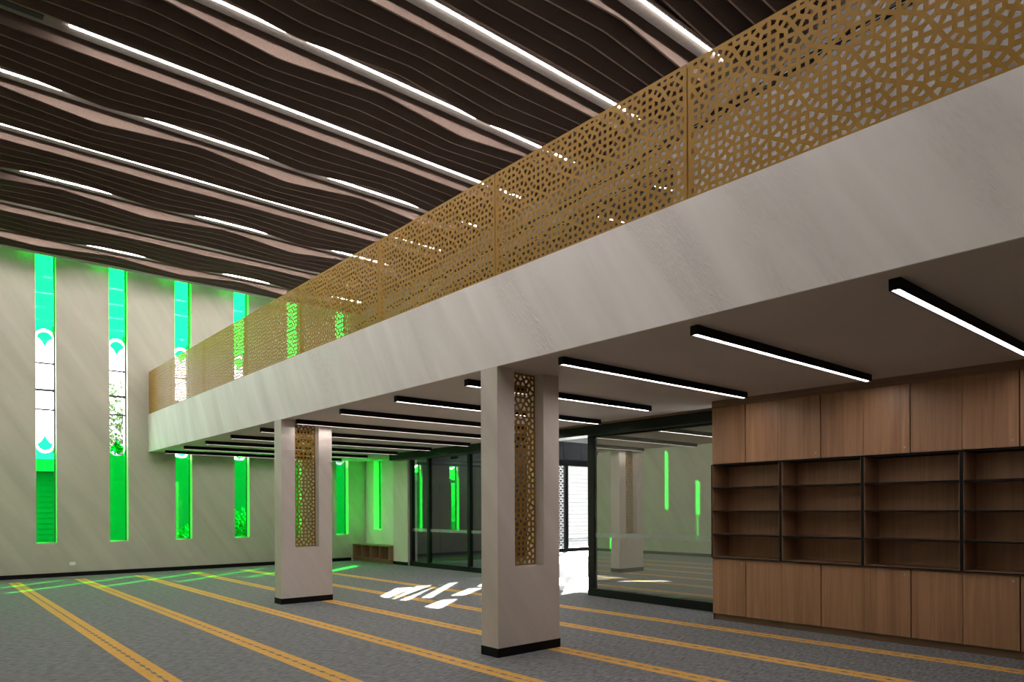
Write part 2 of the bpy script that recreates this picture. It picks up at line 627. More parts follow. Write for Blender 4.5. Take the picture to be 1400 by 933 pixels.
def clip(poly, px, py, nx, ny):
    """keep the side of the line through p that n points away from"""
    out = []
    n = len(poly)
    for i in range(n):
        a, c = poly[i], poly[(i + 1) % n]
        da = (a[0] - px) * nx + (a[1] - py) * ny
        dc = (c[0] - px) * nx + (c[1] - py) * ny
        if da <= 0:
            out.append(a)
        if da * dc < 0:
            t = da / (da - dc)
            out.append((a[0] + t * (c[0] - a[0]), a[1] + t * (c[1] - a[1])))
    return out

def clean(poly, eps):
    out = []
    for p in poly:
        if not out or math.hypot(p[0] - out[-1][0], p[1] - out[-1][1]) > eps:
            out.append(p)
    while len(out) > 2 and math.hypot(out[0][0] - out[-1][0], out[0][1] - out[-1][1]) <= eps:
        out.pop()
    return out

def unit_cells():
    cells = []
    pts = [(x + i, y + j) for x, y in SITES for i in (-1, 0, 1) for j in (-1, 0, 1)]
    for x, y in SITES:
        poly = [(x - .4, y - .4), (x + .4, y - .4), (x + .4, y + .4), (x - .4, y + .4)]
        for qx, qy in sorted(pts, key=lambda q: (q[0] - x) ** 2 + (q[1] - y) ** 2)[1:22]:
            dx, dy = qx - x, qy - y
            poly = clip(poly, x + dx / 2, y + dy / 2, dx, dy)
        cells.append(((x, y), clean(poly, 0.012)))
    return cells
CELLS = unit_cells()

def inset(poly, ds):
    """move every edge inward by its own distance"""
    n = len(poly)
    area = sum(poly[i][0] * poly[(i + 1) % n][1] - poly[(i + 1) % n][0] * poly[i][1] for i in range(n)) / 2
    sg = 1 if area > 0 else -1
    res = list(poly)
    for i in range(n):
        a, c = poly[i], poly[(i + 1) % n]
        dx, dy = c[0] - a[0], c[1] - a[1]
        L = math.hypot(dx, dy) or 1e-9
        nx, ny = sg * dy / L, -sg * dx / L          # outward
        res = clip(res, a[0] - nx * ds[i], a[1] - ny * ds[i], nx, ny)
        if len(res) < 3:
            return []
    return clean(res, 0.002)

def screen_mesh(name, W, Hh, P, off, bar, border, thick, place_):
    """perforated sheet W x Hh; holes are real, with walls"""
    mb = MB()
    for i in range(-2, int(W / P) + 3):
        for j in range(-2, int(Hh / P) + 3):
            for (cx, cy), poly in CELLS:
                ox, oy = off[0] + i * P, off[1] + j * P
                x, y = cx * P + ox, cy * P + oy
                if x < -P or x > W + P or y < -P or y > Hh + P:
                    continue
                q = [(p[0] * P + ox, p[1] * P + oy) for p in poly]
                for a in ((0, 0, -1, 0), (W, 0, 1, 0), (0, 0, 0, -1), (0, Hh, 0, 1)):
                    q = clip(q, *a)
                    if len(q) < 3:
                        break
                q = clean(q, 0.0008) if len(q) >= 3 else q
                if len(q) < 3:
                    continue
                ds = []
                for k in range(len(q)):
                    a, c = q[k], q[(k + 1) % len(q)]
                    e = 1e-5
                    on = (abs(a[0]) < e and abs(c[0]) < e) or (abs(a[0] - W) < e and abs(c[0] - W) < e) or (abs(a[1]) < e and abs(c[1]) < e) or (abs(a[1] - Hh) < e and abs(c[1] - Hh) < e)
                    ds.append(border if on else bar)
                hole = inset(q, ds)
                area = abs(sum(hole[k][0] * hole[(k + 1) % len(hole)][1] - hole[(k + 1) % len(hole)][0] * hole[k][1] for k in range(len(hole)))) / 2 if len(hole) >= 3 else 0
                k0 = len(mb.v)
                if area < 1.2e-4:
                    mb.v += [place_(u, v, 0) for u, v in q] + [place_(u, v, thick) for u, v in q]
                    n = len(q)
                    mb.f += [tuple(range(k0, k0 + n)), tuple(range(k0 + 2 * n - 1, k0 + n - 1, -1))]
                    mb.mi += [0, 0]
                    continue
                # front and back as a ring: outer polygon with bridge to the hole
                n, m = len(q), len(hole)
                tris = tessellate_polygon([[Vector((u, v, 0)) for u, v in q], [Vector((u, v, 0)) for u, v in hole]])
                allp = q + hole
                mb.v += [place_(u, v, 0) for u, v in allp] + [place_(u, v, thick) for u, v in allp]
                for t in tris:
                    mb.f.append(tuple(k0 + z for z in t))
                    mb.f.append(tuple(k0 + n + m + z for z in reversed(t)))
                    mb.mi += [0, 0]
                for k in range(m):
                    k2 = (k + 1) % m
                    mb.f.append((k0 + n + k, k0 + n + k2, k0 + 2 * n + m + k2, k0 + 2 * n + m + k))
                    mb.mi.append(0)
    # outer rim
    for a, c in (((0, 0), (W, 0)), ((W, 0), (W, Hh)), ((W, Hh), (0, Hh)), ((0, Hh), (0, 0))):
        mb.quad(place_(*a, 0), place_(*c, 0), place_(*c, thick), place_(*a, thick))
    me = bpy.data.meshes.new(name)
    me.from_pydata(mb.v, [], mb.f)
    me.materials.append(M['gold'])
    me.update()
    return me

# ------------------------------------------------------------------ balcony
bal = thing('balcony', 'long plastered balcony slab carried on two columns across the hall', 'balcony', (XF, 8, ZS))
b = MB()
b.box(0, 4.7, YS - 8, YN - 8, 0.02, ZB - ZS)
b.box(4.7, 5.87, 4.0 - 8, YN - 8, 0.02, ZB - ZS)
b.box(0, 0.02, YS - 8, YN - 8, 0.0, 0.02)
b.obj('slab', M['fascia'], bal)
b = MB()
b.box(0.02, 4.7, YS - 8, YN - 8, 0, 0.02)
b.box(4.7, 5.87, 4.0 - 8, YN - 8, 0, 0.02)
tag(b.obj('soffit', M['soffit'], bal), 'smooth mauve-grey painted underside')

PW = 2.32
bst = thing('balustrade', 'gold perforated metal balustrade along the balcony edge', 'balustrade', (XF + 0.02, 0.88, ZB))
GAP = 0.012
pm = screen_mesh('screen_panel', PW - GAP, ZP - ZB, 0.42, (0.17, 0.0), 0.0148, 0.026, 0.006, lambda u, v, d: (d, u, v))
for k in range(-1, 7):
    place('screen_panel', pm, bst, (0, PW * k + GAP / 2, 0.0))
wl = YN - 0.88 - PW * 7 - 0.02
pl = screen_mesh('screen_panel', wl, ZP - ZB, 0.42, (0.17, 0.0), 0.0148, 0.026, 0.006, lambda u, v, d: (d, u, v))
place('screen_panel', pl, bst, (0, PW * 7 + GAP / 2, 0.0))
b = MB()
b.box(-0.002, 0.010, -PW, YN - 0.88 - 0.01, 0.001, 0.012)
b.obj('base_channel', M['gold'], bst)
for k in range(0, 8):
    b = MB()
    b.box(0.008, 0.048, PW * k - 0.025, PW * k + 0.025, 0.012, ZP - ZB - 0.03)
    b.obj('post', M['gold'], bst)

# ------------------------------------------------------------------ columns
CW, CD = 0.870, 0.265
ZN = 0.90
cpm = screen_mesh('screen', 0.41, ZS - ZN - 0.004, 0.41, (0.205, 0.0), 0.0120, 0.018, 0.008, lambda u, v, d: (u, d, v))
for y0, lab in ((5.475, 'plastered column nearest the camera, pierced by a gold lattice panel'), (10.86, 'plastered column farther from the camera, lattice panel lit green behind')):
    c = thing('column', lab, 'column', (XF, y0, 0), 'columns under the balcony')
    b = MB()
    j = (CW - 0.41) / 2
    e = 0.001
    b.box(0, CW, 0, CD, 0.0, ZN)
    b.box(0, j, 0, CD, ZN - e, ZS)
    b.box(CW - j, CW, 0, CD, ZN - e, ZS)
    b.obj('shaft', M['column'], c)
    b = MB()
    for x0, x1, y0_, y1_ in ((-0.006, CW + 0.006, -0.006, 0.0), (-0.006, CW + 0.006, CD, CD + 0.006), (-0.006, 0, 0, CD), (CW, CW + 0.006, 0, CD)):
        b.box(x0, x1, y0_, y1_, 0, 0.092)
    tag(b.obj('baseboard', M['black'], c), 'black skirting')
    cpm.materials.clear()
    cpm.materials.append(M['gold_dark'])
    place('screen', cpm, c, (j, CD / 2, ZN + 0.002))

# ------------------------------------------------------------------ lights under the balcony
for k in range(12):
    y = 1.78 + 1.487 * k
    x0 = 4.72
    x1 = 7.95 if y < 7 else (8.55 if y < 9 else 9.30)
    t = thing('soffit_light', 'black linear light under the balcony, %s counting away from the camera' % ORD[k], 'light', ((x0 + x1) / 2, y, ZS - 0.075), 'linear lights under the balcony')
    h = (x1 - x0) / 2
    b = MB()
    b.box(-h, h, -0.035, -0.0265, 0, 0.075)
    b.box(-h, h, 0.0265, 0.035, 0, 0.075)
    b.box(-h, -h + 0.006, -0.0265, 0.0265, 0, 0.075)
    b.box(h - 0.006, h, -0.0265, 0.0265, 0, 0.075)
    b.box(-h + 0.006, h - 0.006, -0.0265, 0.0265, 0.02, 0.075)
    b.obj('housing', M['black'], t)
    b = MB()
    b.box(-h + 0.007, h - 0.007, -0.0264, -0.0238, 0.001, 0.0199)
    b.box(-h + 0.007, h - 0.007, 0.0238, 0.0264, 0.001, 0.0199)
    b.obj('reflector', M['lining'], t)
    b = MB()
    b.box(-h + 0.008, h - 0.008, -0.0235, 0.0235, 0.008, 0.018)
    b.obj('diffuser', M['led2'], t)

# ------------------------------------------------------------------ windows
def arc(cx, cy, r, a0, a1, n=14):
    return [(cx + r * math.cos(math.radians(a0 + (a1 - a0) * i / n)), cy + r * math.sin(math.radians(a0 + (a1 - a0) * i / n))) for i in range(n + 1)]

def film_shapes(wd, z0, z1):
    """green film pieces on a pane: (u,z) polygons, u from 0 to wd"""
    c, r = wd / 2, wd / 2
    za, zb = 5.50, 2.98           # springing lines of the scalloped borders
    k = 0.86
    up = [(0, z1), (0, za - 0.02)] + [(u, z) for u, z in arc(c, za - 0.02, r, 180, 0)][1:-1] + [(wd, za - 0.02), (wd, z1)]
    def drop(zc, s):
        top = arc(c, zc, r * k, 180, 0)
        p = [(c + (x - c), zc + s * (z - zc)) for x, z in top]
        # two hollow flanks meeting in a point
        rr = 0.17
        tip = (c, zc - s * 0.20)
        right = []
        left = []
        for i in range(1, 8):
            t = i / 8
            x = (1 - t) * r * 1.0
            z = zc - s * 0.20 * (t ** 2.2)
            right.append((c + x, z))
            left.append((c - x, z))
        return p + [(c + r, zc)] + right + [tip] + left[::-1] + [(c - r, zc)]
    d1 = drop(za - 0.06, 1)
    d2 = drop(zb + 0.06, -1)
    lo = [(0, z0), (wd, z0), (wd, zb + 0.02)] + [(u, z) for u, z in arc(c, zb + 0.02, r, 0, -180)][1:-1] + [(0, zb + 0.02)]
    return up, d1, d2, lo

def make_window(num, o, wd, z0, z1, pl, parent_name):
    """pl(u, d, z): u along the opening, d outward from the reveal"""
    fr = MB()
    fw, fd, fr_ = 0.020, 0.035, 0.024
    def bar(u0, u1, za, zb, d0=0.0, d1=fd):
        pts = [(u0, za), (u1, za), (u1, zb), (u0, zb)]
        fr.prism(pts, d0, d1, lambda u, z, d: pl(u, d, z))
    bar(0, fw, z0, z1)
    bar(wd - fr_, wd, z0, z1)
    bar(fw, wd - fr_, z0, z0 + fw)
    bar(fw, wd - fr_, z1 - fw, z1)
    # added hidden blade outside the jamb, blocks the sun above the lower film
    w_ = struct(parent_name, fr, M['jamb'])
    mb = MB()
    mb.prism([(wd - 0.024, 2.84), (wd + 0.03, 2.84), (wd + 0.03, 5.75), (wd - 0.024, 5.75)], fd, fd + 0.18, lambda u, z, d: pl(u, d, z))
    mb.obj('added_sun_blade', M['jamb'], w_)
    for zc, hh in ((4.87, 0.019), (4.26, 0.028), (3.815, 0.019)):
        mb = MB()
        mb.prism([(fw, zc - hh), (wd - fr_, zc - hh), (wd - fr_, zc + hh), (fw, zc + hh)], 0.0, 0.028, lambda u, z, d: pl(u, d, z))
        mb.obj('glazing_bar', M['jamb'], w_)
    gw = wd - fw - fr_
    mb = MB()
    mb.prism([(fw, z0 + fw), (wd - fr_, z0 + fw), (wd - fr_, z1 - fw), (fw, z1 - fw)], 0.018, 0.022, lambda u, z, d: pl(u, d, z))
    mb.obj('pane', M['clear'], w_)
    for nme, poly in zip(('upper_film', 'upper_drop_film', 'lower_drop_film', 'lower_film'), film_shapes(gw, z0 + fw, z1 - fw)):
        mb = MB()
        # one coloured face in the sheet (the film), closed with a rim
        pts = [(u + fw, z) for u, z in poly]
        a = [pl(u, 0.014, z) for u, z in pts]
        mb.v = a
        tr = tessellate_polygon([[Vector((u, z, 0)) for u, z in pts]])
        mb.f = [tuple(t) for t in tr]
        mb.mi = [0] * len(tr)
        mb.obj(nme, M['film'], w_)
    return w_

for i, (x0, x1) in enumerate(WIN):
    make_window(i + 1, None, x1 - x0, SILL, 7.82, lambda u, d, z, x0=x0: (x0 + u, YN + T - 0.035 + d, z), 'window_%d' % (i + 1))

# ------------------------------------------------------------------ alcove with bench, stub wall
XA = 10.5
YA0, YA1 = 17.98, 18.42
b = MB()
b.box(XA, XA + T, 16.8, YA0, 0, ZR)
b.box(XA, XA + T, YA1, YN, 0, ZR)
b.box(XA, XA + T, YA0, YA1, 0, 0.93)
b.box(XA, XA + T, YA0, YA1, ZS, ZR)
struct('wall_alcove', b, M['alcove'])
fr = MB()
for y0_, y1_, z0_, z1_ in ((YA0, YA0 + 0.02, 0.93, ZS), (YA1 - 0.02, YA1, 0.93, ZS), (YA0 + 0.02, YA1 - 0.02, 0.93, 0.95), (YA0 + 0.02, YA1 - 0.02, ZS - 0.02, ZS)):
    fr.box(XA + T - 0.035, XA + T, y0_, y1_, z0_, z1_)
w8 = struct('window_8', fr, M['jamb'])
mb = MB()
mb.quad((XA + T - 0.02, YA0 + 0.02, 0.95), (XA + T - 0.02, YA1 - 0.02, 0.95), (XA + T - 0.02, YA1 - 0.02, ZS - 0.02), (XA + T - 0.02, YA0 + 0.02, ZS - 0.02))
mb.obj('green_pane', M['film'], w8)

b = MB()
b.box(10.2, XA, 16.1, 16.84, 0, ZS)
struct('wall_stub', b, M['column'])
b = MB()
b.box(10.19, 10.2, 16.1, 16.84, 0, 0.09)
struct('baseboard_stub', b, M['black'])

bn = thing('shoe_bench', 'low wooden bench of open cubbyholes in the green-lit alcove', 'bench', (10.06, 16.85, 0))
L = YN - 16.85
b = MB()
b.box(0, 0.44, 0, L, 0.475, 0.5)
b.obj('top', M['oak_long'], bn)
b = MB()
b.box(0.03, 0.44, 0, L, 0.0, 0.085)
b.obj('plinth', M['oak_long'], bn)
b = MB()
b.box(0, 0.44, 0, L, 0.085, 0.108)
b.obj('bottom_shelf', M['oak_long'], bn)
b = MB()
b.box(0.42, 0.44, 0, L, 0.108, 0.475)
b.obj('back_panel', M['oak'], bn)
for k in range(5):
    y = 0.0 + (L - 0.02) * k / 4
    b = MB()
    b.box(0, 0.42, y, y + 0.02, 0.108, 0.475)
    b.obj('divider', M['oak_side'], bn)

b = MB()
b.box(0, 0.085, -0.004, 0.004, -0.058, 0.058)
for zz in (-0.0,):
    pass
ot = thing('power_outlet', 'small white double power outlet low on the window wall', 'outlet', (2.925, YN, 0.29))
b = MB()
b.box(-0.06, 0.06, -0.010, 0.0, -0.037, 0.037)
b.obj('plate', M['white'], ot, bevel=0.003)
for dx in (-0.03, 0.03):
    b = MB()
    b.box(dx - 0.008, dx + 0.008, -0.013, -0.010, 0.005, 0.022)
    b.obj('switch', M['white'], ot)
    b = MB()
    b.box(dx - 0.012, dx - 0.008, -0.0106, -0.0099, -0.022, -0.008)
    b.box(dx + 0.008, dx + 0.012, -0.0106, -0.0099, -0.022, -0.008)
    b.obj('socket_slot', M['black'], ot)

# ------------------------------------------------------------------ cabinets
BAY = 0.99
Y0 = 5.44
DPT = 0.38
ZL0, ZL1, ZU0, ZU1 = 0.085, 0.835, 2.085, 2.855
BAYW = ['beside the glazed partition', 'second from the glazed partition', 'third from the glazed partition', 'farthest right in view']
for k in range(4):
    ya = Y0 - BAY * k
    yb = ya - BAY
    yc = (ya + yb) / 2
    # lower
    t = thing('lower_cabinet', 'oak two-door base cabinet %s' % BAYW[k], 'cabinet', (XC, yc, 0), 'oak base cabinets')
    hb = BAY / 2
    b = MB()
    b.box(0.02, DPT, -hb + 0.0005, hb - 0.0005, ZL0, ZL1 - 0.012)
    b.obj('carcass', M['black'], t)
    b = MB()
    b.box(0.0, DPT, -hb + 0.0005, hb - 0.0005, ZL1 - 0.012, ZL1)
    b.obj('top_panel', M['oak_long'], t)
    b = MB()
    b.box(0.035, DPT, -hb + 0.0005, hb - 0.0005, 0, ZL0)
    b.obj('plinth', M['oak_long'], t)
    for s, lock in ((1, True), (-1, False)):
        y1_ = hb - 0.002 if s > 0 else -0.006
        y0_ = 0.006 if s > 0 else -hb + 0.002
        b = MB()
        b.box(0.0, 0.0195, y0_, y1_, ZL0 + 0.002, ZL1 - 0.015)
        d = b.obj('door', M['oak'], t)
        if lock:
            b = MB()
            b.cyl((-0.006, y0_ + 0.05, ZL1 - 0.065), 0.011, 'X', 0.006, 14)
            b.cyl((-0.008, y0_ + 0.05, ZL1 - 0.065), 0.006, 'X', 0.002, 10)
            tag(b.obj('lock', M['steel'], d), 'round steel lock')
    # open shelves
    t = thing('open_shelf', 'black-edged oak open shelf unit with four tiers %s' % BAYW[k], 'shelf', (XC, yc, ZL1), 'oak open shelf units')
    H = ZU0 - ZL1
    b = MB()
    b.box(0.36, DPT, -hb + 0.02, hb - 0.02, 0.012, H - 0.012)
    b.obj('back_panel', M['oak'], t)
    for s in (-1, 1):
        ys = s * hb
        b = MB()
        b.box(-0.03, DPT, min(ys, ys - s * 0.017), max(ys, ys - s * 0.017), 0, H)
        b.obj('outer_frame', M['black'], t)
        b = MB()
        ys2 = ys - s * 0.017
        b.box(-0.026, 0.36, min(ys2, ys2 - s * 0.006), max(ys2, ys2 - s * 0.006), 0.012, H - 0.012)
        b.obj('side_panel', M['oak_side'], t)
    for z0_, z1_, nme in ((0, 0.012, 'bottom_frame'), (H - 0.012, H, 'top_frame')):
        b = MB()
        b.box(-0.03, DPT, -hb + 0.014, hb - 0.014, z0_, z1_)
        b.obj(nme, M['black'], t)
    b = MB()
    b.box(-0.028, 0.36, -hb + 0.02, hb - 0.02, 0.012, 0.018)
    b.obj('base_board', M['oak_long'], t)
    for i in (1, 2, 3):
        z = H * i / 4
        b = MB()
        b.box(-0.022, 0.36, -hb + 0.02, hb - 0.02, z - 0.008, z + 0.008, 0)
        b.box(-0.027, -0.022, -hb + 0.02, hb - 0.02, z - 0.010, z + 0.010, 1)
        b.obj('shelf_board', [M['oak_long'], M['black']], t)
    # upper
    t = thing('upper_cabinet', 'oak two-door wall cabinet over the shelves %s' % BAYW[k], 'cabinet', (XC, yc, ZU0), 'oak wall cabinets')
    H = ZU1 - ZU0
    b = MB()
    b.box(0.02, DPT, -hb + 0.0005, hb - 0.0005, 0, H)
    b.obj('carcass', M['black'], t)
    for s, lock in ((1, True), (-1, False)):
        y1_ = hb - 0.002 if s > 0 else -0.006
        y0_ = 0.006 if s > 0 else -hb + 0.002
        b = MB()
        b.box(0.0, 0.0195, y0_, y1_, 0.012, H - 0.004)
        d = b.obj('door', M['oak'], t)
        if lock and k > 0:
            b = MB()
            b.cyl((-0.006, y0_ + 0.05, 0.075), 0.011, 'X', 0.006, 14)
            tag(b.obj('lock', M['steel'], d), 'round steel lock')
b = MB()
b.box(XC - 0.004, XC + DPT, Y0 - 4 * BAY, Y0, ZU1, ZS - 0.001)
tag(b.obj('pelmet', M['oak_long'], None), 'dark oak pelmet closing the gap above the wall cabinets', 'pelmet')
b = MB()
b.box(XC + 0.02, 8.66, Y0 + 0.0005, Y0 + 0.004, 0, ZS)
tag(b.obj('end_panel', M['black'], None), 'thin black end panel between cabinets and glazed partition', 'panel')

b = MB()
b.box(XC, 8.66, Y0 - 4 * BAY - 0.018, Y0 - 4 * BAY - 0.0005, 0, ZS)
tag(b.obj('end_panel', M['oak_side'], None), 'oak end panel closing the near end of the cabinet run', 'panel')

# ------------------------------------------------------------------ glazed partition (right), header, sliding front (left)
gp = thing('glazed_partition', 'large black-framed reflective glass pane beside the oak cabinets', 'partition', (9.05, 5.46, 0))
gl_ = 8.42 - 5.46
b = MB()
b.box(-0.004, 0.004, 0.0, gl_ - 0.05, 0.13, 2.76)
b.obj('glass', M['pane'], gp)
b = MB()
b.box(-0.008, -0.0045, 0.0, gl_ - 0.05, 1.01, 1.09)
tag(b.obj('frosted_band', M['band'], gp), 'faint frosted safety band')
b = MB()
b.box(-0.045, 0.03, gl_ - 0.14, gl_, 0, 2.76)
b.obj('post', M['frame'], gp)
# bottom rail, bowed towards the room
pts = []
for i in range(13):
    y = gl_ * i / 12
    bow = 0.16 * (1 - (i / 12)) ** 0.8 + 0.05
    pts.append((-bow, y))
b = MB()
b.prism([(0.03, 0), (0.03, gl_)] + pts[::-1], 0, 0.13, lambda u, v, d: (u, v, d))
b.obj('bottom_rail', M['frame'], gp)
b = MB()
b.box(-0.03, 0.03, 0, gl_, 2.73, 2.76)
b.obj('top_rail', M['frame'], gp)

b = MB()
b.box(8.83, 9.16, 5.44, 10.6, 2.76, ZS - 0.03)
tag(b.obj('header_beam', M['frame'], None), 'black header beam above the reflective glass pane', 'beam', 'black header beams')
b = MB()
b.box(8.80, 9.16, 5.44, 10.6, ZS - 0.03, ZS)
struct('trim_1', b, M['oak_long'])
b = MB()
b.box(9.48, 9.78, 10.9, 15.84, 2.77, ZS)
tag(b.obj('header_beam', M['frame'], None), 'black header beam above the far glazed front', 'beam', 'black header beams')

gf = thing('glazed_front', 'black-framed clear glass front beyond the columns, beside the alcove', 'partition', (10.3, 12.9, 0))
LL = 16.08 - 12.9
b = MB()
b.box(-0.003, 0.003, 0, LL, 0.12, 2.83)
b.obj('glass', M['door_glass'], gf)
b = MB()
b.box(-0.006, -0.0035, 0.06, LL - 0.05, 0.92, 1.0)
tag(b.obj('frosted_band', M['band'], gf), 'pale safety band')
for y in (0.58, 2.31, LL - 0.06):
    b = MB()
    b.box(-0.05, 0.05, y - 0.04, y + 0.05, 0, 2.83)
    b.obj('post', M['frame'], gf)
b = MB()
b.box(-0.05, 0.05, 0, LL, 0, 0.12)
b.obj('bottom_rail', M['frame'], gf)
b = MB()
b.box(-0.05, 0.05, 0, LL, 2.83, 2.88)
b.obj('top_rail', M['frame'], gf)
b = MB()
b.box(-0.09, -0.05, 1.0, 1.25, 2.74, 2.80)
b.obj('door_closer', M['frame'], gf)

# ------------------------------------------------------------------ foyer
ZF = 4.10
b = MB()
b.box(9.12, 10.42, 8.15, 8.30, 0, ZS - 0.035)
b.box(10.42, 21.2, 8.15, 8.30, 0, ZF)
struct('wall_foyer_south', b, M['white_paint'])
b = MB()
b.box(21.0, 21.2, 8.30, 17.6, 0, ZF)
struct('wall_foyer_east', b, M['white_paint'])
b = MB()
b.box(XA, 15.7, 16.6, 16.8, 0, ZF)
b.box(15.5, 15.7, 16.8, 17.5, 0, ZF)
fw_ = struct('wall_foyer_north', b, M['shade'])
for k in range(5):
    b = MB()
    b.box(10.6 + 0.98 * k, 10.6 + 0.98 * k + 0.965, 16.585, 16.6, 0.12, 2.25)
    b.obj('wall_panel', M['panel'], fw_)
b = MB()
b.box(15.7, 21.0, 17.5, 17.6, 3.22, 3.86)
fp = struct('wall_foyer_entrance', b, M['panel'])
for k in range(6):
    b = MB()
    b.box(15.72 + 0.88 * k, 15.72 + 0.88 * k + 0.865, 17.485, 17.5, 3.24, 3.84)
    b.obj('wall_panel', M['panel'], fp)
b = MB()
b.box(15.7, 21.0, 17.48, 17.6, 3.86, ZF)
struct('trim_2', b, M['white_paint'])

ed = thing('entrance_door', 'black-framed glass entrance doors at the bright end of the foyer', 'door', (15.7, 17.5, 0))
b = MB()
b.box(0, 5.3, 0, 0.08, 3.02, 3.22)
b.obj('head_frame', M['frame'], ed)
for x in (0.0, 1.86, 3.4, 5.14):
    b = MB()
    b.box(x, x + 0.16, 0, 0.08, 0, 3.02)
    b.obj('stile', M['frame'], ed)
for x0, x1 in ((0.16, 1.86), (2.02, 3.4), (3.56, 5.14)):
    b = MB()
    b.box(x0, x1, 0, 0.08, 0, 0.13)
    b.obj('bottom_rail', M['frame'], ed)
    b = MB()
    b.box(x0, x1, 0.035, 0.041, 0.13, 3.02)
    b.obj('glass', M['clear'], ed)
b = MB()
for r_ in range(30):
    z = 0.3 + 0.088 * r_
    b.box(2.05, 3.38, 0.031, 0.0345, z, z + 0.018)
b.obj('frosted_stripe', M['band'], ed)['kind'] = 'stuff'
# slotted privacy screen outside the side light
sc = thing('slotted_screen', 'dark slotted metal screen outside the entrance side light', 'screen', (16.12, 17.78, 0))
b = MB()
for r_ in range(34):
    z = 0.1 + 0.088 * r_
    for q in range(9):
        x = 0.02 + 0.19 * q + (0.095 if r_ % 2 else 0)
        b.box(x, x + 0.125, 0, 0.006, z, z + 0.05)
    b.box(0, 1.75, 0.001, 0.004, z + 0.05, z + 0.062)
tag(b.obj('slats', M['frame'], sc), kind='stuff')
for x in (0.0, 1.72):
    b = MB()
    b.box(x, x + 0.04, 0, 0.03, 0, 3.1)
    b.obj('upright', M['frame'], sc)

# foyer roof with invented openings, cut to throw sun patches on the carpet
SH = ZF / 0.53
def up(p):
    return (p[0] + 0.775 * SH, p[1] + 0.632 * SH)
patches = [        # plan outlines of the sunlit spots on the floor; each opening is such a spot moved up along the sun
    [(6.10, 10.60), (6.14, 10.36), (7.55, 11.62), (7.22, 11.75)],
    [(6.16, 10.24), (6.28, 9.92), (7.95, 11.50), (8.28, 11.68), (7.62, 11.74)],
    [(6.66, 10.08), (6.76, 9.96), (8.74, 11.82), (8.52, 11.82)],
    [(6.05, 9.10), (6.14, 8.80), (7.08, 9.60), (6.85, 9.68)],
    [(7.20, 9.98), (7.42, 9.88), (8.44, 10.62), (8.20, 10.72)],
    [(8.45, 10.82), (8.58, 10.66), (10.2, 12.0), (9.9, 12.1)],
    [(8.72, 8.78), (9.55, 8.95), (11.6, 10.65), (10.85, 10.6)],
    [(11.2, 11.15), (11.65, 11.0), (12.5, 11.75), (12.1, 11.85)],
    [(12.3, 11.35), (12.7, 11.2), (14.6, 12.4), (13.7, 12.4)],
    [(9.6, 9.95), (9.9, 9.85), (10.9, 10.95), (10.5, 11.0)],
]
outer = [(10.4, 8.15), (21.2, 8.15), (21.2, 17.65), (10.4, 17.65)]
loops = [[Vector((*p, 0)) for p in outer]]
holes = []
for pch in patches:
    q = [up(p) for p in pch]
    q = [(min(max(x, 10.6), 21.0), min(y, 17.3)) for x, y in q]
    a = sum(q[i][0] * q[(i + 1) % len(q)][1] - q[(i + 1) % len(q)][0] * q[i][1] for i in range(len(q)))
    if a > 0:
        q = q[::-1]
    holes.append(q)
    loops.append([Vector((*p, 0)) for p in q])
tr = tessellate_polygon(loops)
flat = [p for lp in loops for p in lp]
b = MB()
n = len(flat)
b.v = [(p.x, p.y, ZF) for p in flat] + [(p.x, p.y, ZF + 0.06) for p in flat]
for t in tr:
    b.f += [tuple(t), tuple(n + i for i in reversed(t))]
    b.mi += [0, 0]
k0 = 0
for lp in loops:
    m_ = len(lp)
    for i in range(m_):
        j = (i + 1) % m_
        b.f.append((k0 + i, k0 + j, n + k0 + j, n + k0 + i))
        b.mi.append(0)
    k0 += m_
struct('ceiling_foyer', b, M['white_paint'])

# closing wall between slab edge and foyer roof
b = MB()
b.box(10.3, 10.4, 8.15, 16.8, ZS + 0.92, ZF + 0.06)
struct('trim_3', b, M['white_paint'])

# ------------------------------------------------------------------ balcony back wall, glazing and rails
def skew(mb_pts):
    return mb_pts
def slab_along(mb, y0, y1, d0, d1, z0, z1):
    """box that follows the skewed back wall; d is the offset from its face"""
    pts = [(xw(y0) + d0, y0), (xw(y1) + d0, y1), (xw(y1) + d1, y1), (xw(y0) + d1, y0)]
    mb.prism(pts, z0, z1, lambda u, v, d: (u, v, d))
for nme, y0_, y1_, z0_ in (('wall_balcony_near', YS, 6.25, ZB + 0.002), ('wall_balcony_upper', 6.25, 17.6, 6.50), ('wall_balcony_far', 17.6, YN, ZB + 0.002)):
    b = MB()
    slab_along(b, y0_, y1_, 0, 0.2, z0_, ZR)
    struct(nme, b, M['grey'])
bw = thing('balcony_glazing', 'dark glazed screen at the back of the balcony', 'partition', (0, 0, 0))
b = MB()
slab_along(b, 6.25, 17.6, 0.09, 0.10, ZB + 0.002, 6.498)
b.obj('glass', M['dark_glass'], bw)
for k in range(7):
    y = 6.25 + (17.6 - 6.25) * k / 6
    b = MB()
    slab_along(b, y - 0.045, y + 0.045, 0.03, 0.16, ZB + 0.002, 6.498)
    b.obj('mullion', M['frame'], bw)
for z, y0_, y1_, lab in ((6.83, YS, YN, 'upper black wall rail running along the balcony back wall'), (6.50, 6.3, YN, 'lower black wall rail above the balcony glazing')):
    t = thing('wall_rail', lab, 'rail', (0, 0, z), 'black rails on the balcony back wall')
    for dz in (0, 0.07):
        b = MB()
        slab_along(b, y0_, y1_ - 0.02, -0.035, 0.0, dz, dz + 0.042)
        b.obj('track', M['black'], t)
    b = MB()
    slab_along(b, y0_, y1_ - 0.02, -0.012, 0.0, 0.042, 0.07)
    b.obj('infill', M['white_paint'], t)

